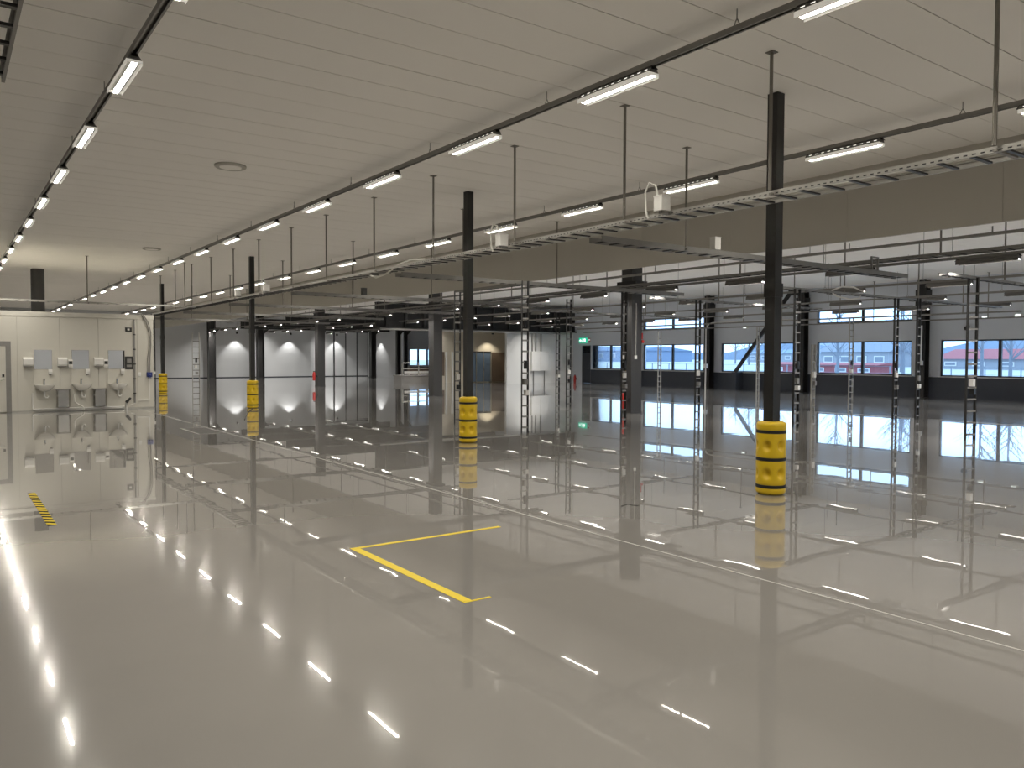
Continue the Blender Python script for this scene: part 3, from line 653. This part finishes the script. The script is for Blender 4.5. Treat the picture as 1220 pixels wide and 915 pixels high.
# window bay: rails hang lower, lamps dimmed
for (x, l, ll, g) in ((17.46, 'low lighting rail beside the broad columns', 'linear light on the broad column rail', 'lights on the low rail by the broad columns'),
                      (22.3, 'low lighting rail crossing the middle of the window bay', 'linear light on the middle bay rail', 'lights on the middle low rail'),
                      (27.3, 'low lighting rail over the platform side of the window bay', 'linear light on the platform side rail', 'lights on the low rail toward the platform'),
                      (32.3, 'low lighting rail next to the window wall', 'linear light on the rail by the windows', 'lights on the low rail next to the windows')):
    ye = YF-0.8 if x < 30 else 42.0
    if x > 20:
        rail(x, 3.90, HR, YB+0.3, 42.3, l, perf=False)
        if x < 30: rail(x, 3.90, HR, 43.3, ye, l.replace('low lighting rail', 'low lighting rail behind the mezzanine edge'), perf=False)
    else: rail(x, 3.90, HR, YB+0.3, ye, l, perf=False)
    proto = make_lamp('lensdim', ll, g, 'housing', 'housing'); first = True; lamps = []
    for k in range(-4, 21):
        y = 7.4+3.02*k
        if y > ye-1: break
        if y < YB+0.6 or (x > 20 and 41.6 < y < 44.0): continue
        o = proto if first else copy_tree(proto); first = False
        o.location = (x, y, 3.78); lamps.append(o)
    where = ll.split(' on the ')[1]
    label_lamps(lamps, 31.2, 'linear light before the second broad column on the '+where, 'linear light past the second broad column on the '+where)
# wall washers near the far wall
for x, yy, l in ((19.9, 66.45, 'downlight making a cone on the far wall nearest the partition'), (24.5, 66.45, 'downlight making the second cone on the far wall'), (28.75, 66.45, 'downlight making a cone beside the sliding doors'), (31.4, 64.2, 'downlight lighting the wall return beside the platform')):
    t = thing('wall_downlight', (x, yy, 3.66), l, 'downlight')
    MB().lathe([(0.05, 0.0), (0.09, 0.02), (0.09, 0.16), (0.03, 0.2)], 16, (x, yy, 3.66)).build('can', 'black', t, smooth=True)
    MB().tube([(x, yy, 3.86), (x, yy, HR-0.01)], 0.01, 6).build('stem', 'galvd', t)
    ld = bpy.data.lights.new('downlight_beam', 'SPOT'); ld.energy = 200; ld.spot_size = math.radians(92); ld.spot_blend = 0.5; ld.shadow_soft_size = 0.05; ld.color = (1, 0.97, 0.92)
    lo = bpy.data.objects.new('lamp', ld); C.objects.link(lo); lo.parent = t; lo.location = (0, 0, -0.02)
t = thing('wall_downlight', (31.6, 45.9, 3.4), 'downlight glowing on the beige office wall above the glass doors', 'downlight')
MB().lathe([(0.05, 0.0), (0.09, 0.02), (0.09, 0.1)], 16, (31.6, 45.9, 3.4)).build('can', 'black', t, smooth=True)
ld = bpy.data.lights.new('downlight_beam', 'SPOT'); ld.energy = 120; ld.spot_size = math.radians(110); ld.spot_blend = 0.6; ld.color = (1, 0.9, 0.72)
lo = bpy.data.objects.new('lamp', ld); C.objects.link(lo); lo.parent = t; lo.location = (0, 0, -0.02)
for (x, y, l) in ((4.28, 14.6, 'round ring vent in the ceiling above the long floor'), (5.5, 27.3, 'round ring vent in the ceiling near the partition')):
    t = thing('ceiling_vent', (x, y, H-0.03), l, 'vent')
    MB().lathe([(0.235, 0.0), (0.255, -0.015), (0.275, 0.0), (0.275, 0.028), (0.235, 0.028)], 40, (x, y, H-0.03)).build('ring', 'fascia', t, smooth=True)
    MB().lathe([(0.01, -0.02), (0.19, -0.012), (0.19, 0.028), (0.01, 0.028)], 32, (x, y, H-0.03)).build('disc', 'ceil', t, smooth=True)

# ------------------------------------------------------------------ cable ladders
rung_cache = {}
def ladder(name, A, B, wdir, label, width=0.34, step=0.3, m='galv', rails_h=0.055, rods=(), ztop=H, boxes=(), rung_m='dark', group=None, cat='cable ladder'):
    A, B, w = Vector(A), Vector(B), Vector(wdir)
    dv = (B-A); Ln = dv.length; dv.normalize(); h = dv.cross(w)
    if h.z < 0: h = -h
    t = thing(name, A, label, cat, group)
    for s in (-1, 1):
        MB().obox((A+B)/2+w*s*width/2, (dv, w, h), (Ln/2, 0.010, rails_h/2)).obox((A+B)/2+w*s*(width/2-0.012)+h*(rails_h/2-0.004), (dv, w, h), (Ln/2, 0.014, 0.004)).build('side_rail', m, t)
    key = (tuple(round(q, 2) for q in dv), tuple(w), width)
    if key not in rung_cache:
        rung_cache[key] = MB().obox((0,0,0), (dv, w, h), (0.02, width/2-0.01, 0.009)).data('rung', rung_m)
    n = int(Ln/step)
    for i in range(n):
        inst('rung', rung_cache[key], dv*(0.12+i*step)-h*(rails_h*0.40), t)
    for (p) in rods:
        P = Vector(p)
        MB().tube([P, (P.x, P.y, ztop-0.004)], 0.02, 6).build('hanger_rod', 'rod', t)
        MB().box(P.x-0.05, P.y-0.05, ztop-0.012, P.x+0.05, P.y+0.05, ztop-0.003).build('ceiling_plate', 'rod', t)
        MB().obox((A.x if abs(dv.y) > .5 else P.x, P.y if abs(dv.y) > .5 else A.y, P.z-0.035), (dv, w, h), (0.02, width/2+0.05, 0.012)).build('support_bar', 'rod', t)
    for (p, q, mm_) in boxes:
        MB().box(p[0]-q[0], p[1]-q[1], p[2]-q[2], p[0]+q[0], p[1]+q[1], p[2]+q[2]).build('socket_box', mm_, t)
    return t
MLX, MLZ = 7.89, 3.68
ry = [0.6, 3.2, 5.55, 7.9, 10.46, 13.09, 15.63, 18.25, 20.61, 23.3, 25.8, 28.4, 31.0, 33.6, 36.2]
main_ladder = ladder('cable_ladder', (MLX, -3.0, MLZ), (MLX, 41.8, MLZ), X, 'long main cable ladder hung beside the guarded steel columns', width=0.40, rods=[(7.63, q, MLZ+0.02) for q in ry])
for i, (dx, l, m_, rr) in enumerate(((0.06, 'white cable laid along the main cable ladder', 'cable', 0.024), (-0.05, 'thin grey cable laid along the main cable ladder', 'cableg', 0.012))):
    pts = [(MLX+dx+random.uniform(-0.02, 0.02), -3+q*0.9, MLZ+0.028+random.uniform(0, 0.012)) for q in range(50)]
    tag(MB().tube(pts, rr, 6).build('cable_run', m_, None, smooth=True), l, 'cable')
pf_ = MB()
for q in range(170): pf_.box(MLX-0.2112, 1.5+q*0.075, MLZ-0.014, MLX-0.2098, 1.535+q*0.075, MLZ-0.002)
tag(pf_.build('rail_slots', 'black', main_ladder), kind='stuff')
def jbox(x, y, z, label, loop=True, m_='plastic'):
    t = thing('junction_box', (x, y, z), label, 'junction box')
    MB().box(x-0.08, y-0.07, z+0.02, x+0.08, y+0.07, z+0.20).build('box', m_, t)
    MB().box(x-0.085, y-0.075, z+0.20, x+0.085, y+0.075, z+0.215).build('lid', m_, t)
    MB().box(x-0.03, y-0.03, z-0.02, x+0.096, y+0.03, z+0.02).build('foot', 'galvd', t)
    if loop: MB().tube([(x-0.02, y+0.05, z+0.2), (x-0.04, y+0.08, z+0.36), (x-0.06, y+0.17, z+0.40), (x-0.06, y+0.24, z+0.3), (x-0.05, y+0.24, z+0.05), (x-0.03, y+0.22, z-0.05)], 0.014, 6).build('cable_loop', 'cable', t, smooth=True)
jbox(7.58, 7.15, MLZ, 'white junction box with looping cable on the main ladder')
jbox(7.58, 10.75, MLZ-0.05, 'white junction box on the main ladder near the second column')
jbox(7.58, 22.5, MLZ-0.03, 'white junction box on the main ladder near the third column')
jbox(7.58, 25.2, MLZ, 'white junction box on the main ladder farther along toward the partition', False)
lp = MB().tube([(7.75, 13.6, MLZ+0.04), (7.78, 14.2, MLZ+0.10), (7.8, 14.8, MLZ+0.06), (7.78, 15.4, MLZ-0.10), (7.85, 16.0, MLZ-0.12), (7.9, 16.6, MLZ+0.03)], 0.02, 6).build('loose_cable', 'cable', None, smooth=True); tag(lp, 'loose white cable sagging from the main ladder past the second column', 'cable')
ladder('cable_ladder', (0.19, -3.0, 3.65), (0.19, 6.3, 3.65), X, 'short cable ladder overhead away from the columns', rods=[(-0.02, 1.0, 3.67)], m='galvd')
ladder('cable_ladder', (8.1, 9.0, 3.6), (17.1, 9.0, 3.6), Y, 'cross cable ladder leaving the main ladder near the first guarded column', width=0.28, rails_h=0.085, rods=[(9.95, 8.85, 3.62), (12.4, 8.85, 3.62)], m='galvd')
ladder('cable_ladder', (8.1, 15.4, 3.6), (17.1, 15.4, 3.6), Y, 'cross cable ladder joined by the two tall ladders', width=0.28, rails_h=0.085, rods=[(12.72, 15.6, 3.62), (9.9, 15.6, 3.62)], m='galvd')
ladder('cable_ladder', (8.1, 21.8, 3.6), (17.1, 21.8, 3.6), Y, 'cross cable ladder between second and third guarded columns', width=0.28, rails_h=0.085, rods=[(10.0, 21.9, 3.62), (12.7, 21.9, 3.62)], m='galvd')
ladder('cable_ladder', (8.1, 27.8, 3.6), (17.1, 27.8, 3.6), Y, 'cross cable ladder starting at the third guarded column', width=0.28, rails_h=0.085, rods=[(10.0, 27.9, 3.62), (12.7, 27.9, 3.62)], m='galvd')
ladder('cable_ladder', (8.1, 34.2, 3.6), (17.1, 34.2, 3.6), Y, 'cross cable ladder beyond the third guarded column', width=0.28, rails_h=0.085, rods=[(10.0, 34.3, 3.62), (12.7, 34.3, 3.62)], m='galvd')
ladder('cable_ladder', (8.1, 40.6, 3.6), (17.1, 40.6, 3.6), Y, 'cross cable ladder at the fourth guarded column', width=0.28, rails_h=0.085, rods=[(10.0, 40.7, 3.62), (12.7, 40.7, 3.62)], m='galvd')
ladder('cable_ladder', (-2.0, 30.6, 3.63), (7.65, 30.6, 3.63), Y, 'cable ladder crossing above the washroom partition', width=0.2, rods=[(1.0, 30.7, 3.65), (4.1, 30.7, 3.65), (7.3, 30.7, 3.65)])
ladder('cable_ladder', (11.25, 15.2, 3.55), (11.25, 18.0, 3.55), X, 'short cable ladder bridging the tops of two tall ladders', width=0.2, m='galvd')
# tray bundle along the bulkhead side of the broad columns
ladder('cable_ladder', (17.05, YB+0.3, 3.98), (17.05, 42.0, 3.98), X, 'wide dark cable ladder running along the broad columns', width=0.4, m='galvd', rods=[(16.95, 3.0+5.1*q, 4.0) for q in range(8)], ztop=HR)
pb = thing('sprinkler_pipe', (16.7, YB, 4.2), 'thin overhead pipe above the ladder along the broad columns', 'pipe')
MB().tube([(16.7, YB+0.2, 4.25), (16.7, 58, 4.25)], 0.035, 8).build('pipe', 'galvd', pb)
for q in range(12): MB().tube([(16.7, -4+q*5, 4.25), (16.7, -4+q*5, HR-0.005)], 0.008, 6).build('hanger', 'galvd', pb)
for q in range(20): MB().tube([(16.7, -5+q*3, 4.28), (16.7, -5+q*3, 4.40)], 0.014, 6).build('sprinkler_head', 'galvd', pb)
for (y, x1, l) in ((8.2, 30.0, 'cross cable ladder reaching the windows from a tall ladder by the first broad column'), (12.3, 30.0, 'cross cable ladder over the window bay beside two tall ladders'), (16.7, 26.0, 'cross cable ladder just ahead of the first broad column'), (24.0, 28.0, 'cross cable ladder between the first two broad columns')):
    ladder('cable_ladder', (17.3, y, 3.6), (x1, y, 3.6), Y, l, width=0.2, m='galvd', rods=[(q, y+0.1, 3.62) for q in (20.5, 24.6)], ztop=HR)
for (x, z, y0, y1, l) in ((35.45, 3.5, 8.0, 40.5, 'pale cable tray running in front of the window wall'), (31.0, 3.5, 12.0, 36.0, 'cable ladder parallel to the windows in the middle bay')):
    ladder('cable_ladder', (x, y0, z), (x, y1, z), X, l, width=0.16, m='galvd', step=0.6, rods=[(x+0.1, y0+2+q*5, z+0.02) for q in range(int((y1-y0)/5))], ztop=HR)
# drop ladders standing on the floor
DROP = [(11.28, 15.02, 3.62, 'tall vertical cable ladder nearest the second guarded column', 0.16),
        (11.19, 17.92, 3.56, 'tall vertical cable ladder just behind the second guarded column', 0.16),
        (14.95, 15.45, 3.58, 'tall vertical cable ladder in front of the broad column with conduits', 0.16),
        (19.64, 24.0, 3.55, 'tall vertical cable ladder in front of the white office wall', 0.16),
        (18.35, 21.8, 3.9, 'dark vertical cable ladder between broad columns by the office corner', 0.2),
        (19.04, 16.4, 3.58, 'tall vertical cable ladder before the wall column with white pipes', 0.2),
        (17.85, 12.1, 3.58, 'dark vertical cable ladder beside the nearest guarded column', 0.22),
        (18.45, 8.1, 3.6, 'tall vertical cable ladder in front of the window with red view', 0.26),
        (22.75, 12.1, 3.57, 'vertical cable ladder of the close pair before the window', 0.2),
        (23.25, 11.7, 3.57, 'slimmer partner ladder in the close pair before the window', 0.16),
        (30.84, 18.3, 3.52, 'pale vertical cable ladder standing close to the windows', 0.28),
        (20.6, 13.4, 2.2, 'low pale vertical ladder beside the dark ladder', 0.14),
        (28.34, 26.8, 3.1, 'pale thin vertical ladder before the second window pair', 0.2),
        (29.17, 21.7, 3.15, 'pale thin vertical ladder before the braced window', 0.16),
        (9.25, 37.0, 2.85, 'pale vertical ladder near the fourth guarded column', 0.3),
        (7.35, 36.4, 3.6, 'thin dark vertical ladder beside the fourth guarded column', 0.14)]
for i, (x, y, zt, l, wd) in enumerate(DROP):
    pale = 'pale' in l
    bx = []
    if i not in (12, 13):
        bx = [((x-0.02, y-0.03, 1.22+0.05*(i % 3)), (0.05, 0.05, 0.07+0.01*(i % 2)), 'plastic' if i % 3 else 'galvd'), ((x+0.02, y-0.03, 0.95+0.04*(i % 4)), (0.045, 0.05, 0.06), ('plastic', 'black', 'galvd')[i % 3])]
        if i % 2 == 0: bx.append(((x, y-0.03, 1.62), (0.035, 0.04, 0.10), 'black'))
    wv = Vector((math.cos(0.35), -math.sin(0.35), 0)) if i in (0, 1, 7) else X
    ladder('drop_ladder', (x, y, 0.0), (x, y, zt), wv, l, width=wd, m='galv' if pale else 'dark', rung_m='galvd', boxes=bx, cat='ladder', step=0.26)
# white pipes on the wall column and over the window wall
t = thing('water_pipe', (36.0, 30.4, 0.9), 'white bent pipe on the wall column beside blank upper wall', 'pipe')
MB().tube([(35.75, 30.2, 0.0), (35.75, 30.2, 3.5), (35.75, 30.0, 3.75), (35.75, 29.7, 3.8), (35.75, 24.6, 3.8)], 0.04, 8).build('pipe', 'plastic', t, smooth=True)
MB().box(35.67, 30.1, 1.2, 35.83, 30.3, 1.45).build('valve', 'plastic', t)
t = thing('wall_conduit', (36.0, 18.2, 1.5), 'pale vertical conduit on the wall column between red-view windows', 'conduit')
MB().box(35.9, 17.9, 1.7, 35.94, 17.96, 3.3).build('pipe', 'white', t); MB().box(35.86, 17.85, 1.5, 35.98, 18.0, 1.7).build('socket', 'plastic', t)
for (x, y, z, l) in ((36.4, 16.2, 3.15, 'black wall camera above the window beside the dark wall column'),):
    t = thing('wall_camera', (x, y, z), l, 'camera')
    MB().lathe([(0.02, -0.12), (0.1, -0.08), (0.12, 0.0), (0.12, 0.06)], 16, (x, y, z)).build('dome', 'black', t, smooth=True); MB().box(x-0.03, y-0.03, z+0.06, XE-0.001, y+0.03, z+0.12).build('arm', 'black', t)
for i, (y, z) in enumerate(((28.0, 3.45), (14.2, 3.55), (15.5, 3.52))):
    t = thing('wall_spot', (36.4, y, z), ('small white emergency lamp on the blank wall above the brace window', 'small white emergency lamp over the window with red view', 'small white emergency lamp beside the wall camera')[i], 'lamp')
    MB().box(36.42, y-0.12, z, XE-0.001, y+0.12, z+0.14).build('body', 'plastic', t); MB().box(36.405, y-0.10, z+0.02, 36.42, y+0.10, z+0.12).build('cover', 'signwhite', t)

# ------------------------------------------------------------------ outdoors
gp = MB(); pf2 = [(XE+0.31, -0.8), (XE+0.31, -0.25), (45, -0.2), (75, 1.0), (190, 1.3), (190, -0.8)]
gp.v = [(px, yy, pz) for yy in (-60, 160) for (px, pz) in pf2]; nn = len(pf2)
gp.f = [tuple(range(nn)), tuple(range(nn, 2*nn))[::-1]]+[(i, i+nn, (i+1) % nn+nn, (i+1) % nn) for i in range(nn)]
tag(gp.build('outdoor_ground', 'snow'), kind='structure')
def gz(x): return -0.2+max(0, min(1, (x-45)/30))*1.2+max(0, (x-75))*0.0026
hl = MB(); hp = []
random.seed(3)
pts = [(-60+q*8, 4.5+1.6*math.sin(q*0.9)+random.uniform(-0.5, 0.5)) for q in range(28)]
hl.prism([(pts[0][0], -0.5)]+pts+[(pts[-1][0], -0.5)], 0, 175, 185)
tag(hl.build('hill_ridge', 'hill'), kind='structure')
def house(x0, y0, x1, y1, h, rh, wm, rm, label, name='house', nwin=4):
    g0 = gz(x0)-0.05; h += g0
    t = thing(name, ((x0+x1)/2, (y0+y1)/2, g0), label, 'building')
    MB().box(x0, y0, g0, x1, y1, h).build('wall', wm, t)
    ym = (x0+x1)/2
    MB().prism([(x0-0.3, h), (x1+0.3, h), (ym, h+rh)], 1, y0-0.3, y1+0.3).build('roof', rm, t)
    for i in range(nwin):
        yy = y0+(i+0.5)*(y1-y0)/nwin
        w = MB().box(x0-0.06, yy-0.5, g0+(h-g0)*0.35, x0-0.005, yy+0.5, g0+(h-g0)*0.35+min(1.0, (h-g0)*0.4)).build('window', 'white', t)
        MB().box(x0-0.08, yy-0.42, g0+(h-g0)*0.35+0.08, x0-0.065, yy+0.42, g0+(h-g0)*0.35+min(1.0, (h-g0)*0.4)-0.08).build('pane', 'extgrey', w)
    return t
house(72, 39.0, 80, 46, 1.6, 1.5, 'extwhite', 'extgrey', 'pale house with grey roof seen through the window')
house(60, 33.5, 63, 43.5, 0.9, 0.2, 'extred', 'extred', 'low red shed seen through the windows', 'shed', 5)
house(72, 23.0, 80, 34.5, 0.95, 0.9, 'extwhite', 'extred', 'pale house with red roof seen through the window', nwin=5)
house(64, 8.0, 68, 20, 1.1, 0.4, 'extred', 'extgrey', 'long red shed with grey roof beyond the bare trees', 'shed', 5)
house(95, 96, 110, 115, 2.0, 0.8, 'extblue', 'extblue', 'blue warehouse seen through the farthest windows', 'warehouse', 6)
house(110, 66, 120, 84, 1.5, 0.7, 'extwhite', 'extblue', 'pale long building with blue roof seen through the windows', 'long_building', 8)
random.seed(11)
def tree(x, y, h, label):
    t = thing('bare_tree', (x, y, gz(x)-0.1), label, 'tree', 'bare trees outside the windows')
    MB().tube([(x, y, gz(x)-0.1), (x+random.uniform(-.1, .1), y, h*0.5), (x+random.uniform(-.2, .2), y+random.uniform(-.2, .2), h)], [0.13, 0.08, 0.02], 6).build('trunk', 'bark', t)
    m = MB()
    for k in range(26):
        z = h*random.uniform(0.25, 0.92); a = random.uniform(0, 6.28); L = h*0.30*(1.1-z/h)+0.3
        p1 = Vector((x+math.cos(a)*L*0.5, y+math.sin(a)*L*0.5, z+L*0.5)); p2 = p1+Vector((math.cos(a+0.4), math.sin(a+0.4), 1.1))*L*0.5
        m.tube([(x, y, z), p1, p2], [0.035, 0.022, 0.008], 4)
        m.tube([p1, p1+Vector((math.cos(a-0.9), math.sin(a-0.9), 0.8))*L*0.5], [0.018, 0.006], 4)
    tag(m.build('branches', 'bark', t), kind='stuff')
for (x, y, h) in ((58, 29.5, 6), (61, 31.8, 7), (55.5, 34, 5.5), (66, 34.6, 7.5), (57, 22.6, 6), (58.5, 25, 7), (60, 20.5, 6.5), (56, 18.2, 6), (66, 47, 6), (70, 52, 7), (75, 57, 7), (84, 66, 7)):
    tree(x, y, h, 'leafless tree standing outside beyond the windows')
fc = thing('yard_fence', (52, 30, 0.0), 'thin wire yard fence outside the windows', 'fence')
for q in range(28): MB().box(51.97, 10+q*2, -0.1, 52.03, 10.06+q*2, 1.3).build('post', 'extgrey', fc)
for z in (0.3, 0.8, 1.25): MB().box(51.985, 10, z, 52.015, 64, z+0.02).build('wire', 'extgrey', fc)

# ------------------------------------------------------------------ odds and ends on the bay ladders
lc = MB().tube([(19.8, 12.35, 3.66), (20.2, 12.3, 3.78), (20.8, 12.3, 3.80), (21.3, 12.3, 3.70), (21.0, 12.25, 3.50), (20.5, 12.2, 3.44), (20.0, 12.3, 3.50), (19.7, 12.3, 3.62)], 0.022, 6).build('cable_coil', 'cable', None, smooth=True)
tag(lc, 'white cable coil hanging on the ladder beside the close ladder pair', 'cable')
t = thing('square_hoop', (16.0, 9.1, 3.62), 'square steel hoop standing on the cross ladder near the bulkhead', 'bracket')
for dx in (-0.12, 0.12): MB().box(16.0+dx-0.015, 8.98, 3.62, 16.0+dx+0.015, 9.02, 3.92).build('upright', 'galvd', t)
MB().box(15.865, 8.98, 3.92, 16.135, 9.02, 3.95).build('top_bar', 'galvd', t)
for (x, y, z, l) in ((10.75, 8.9, 3.65, 'small white box standing on the cross ladder near the first guarded column'), (10.3, 21.8, 3.65, 'small dark unit on the cross ladder between second and third columns')):
    t = thing('junction_box', (x, y, z), l, 'junction box')
    mm_ = 'plastic' if 'white' in l else 'black'
    MB().box(x-0.07, y-0.06, z, x+0.07, y+0.06, z+0.2).build('box', mm_, t); MB().box(x-0.075, y-0.065, z+0.2, x+0.075, y+0.065, z+0.215).build('lid', mm_, t)
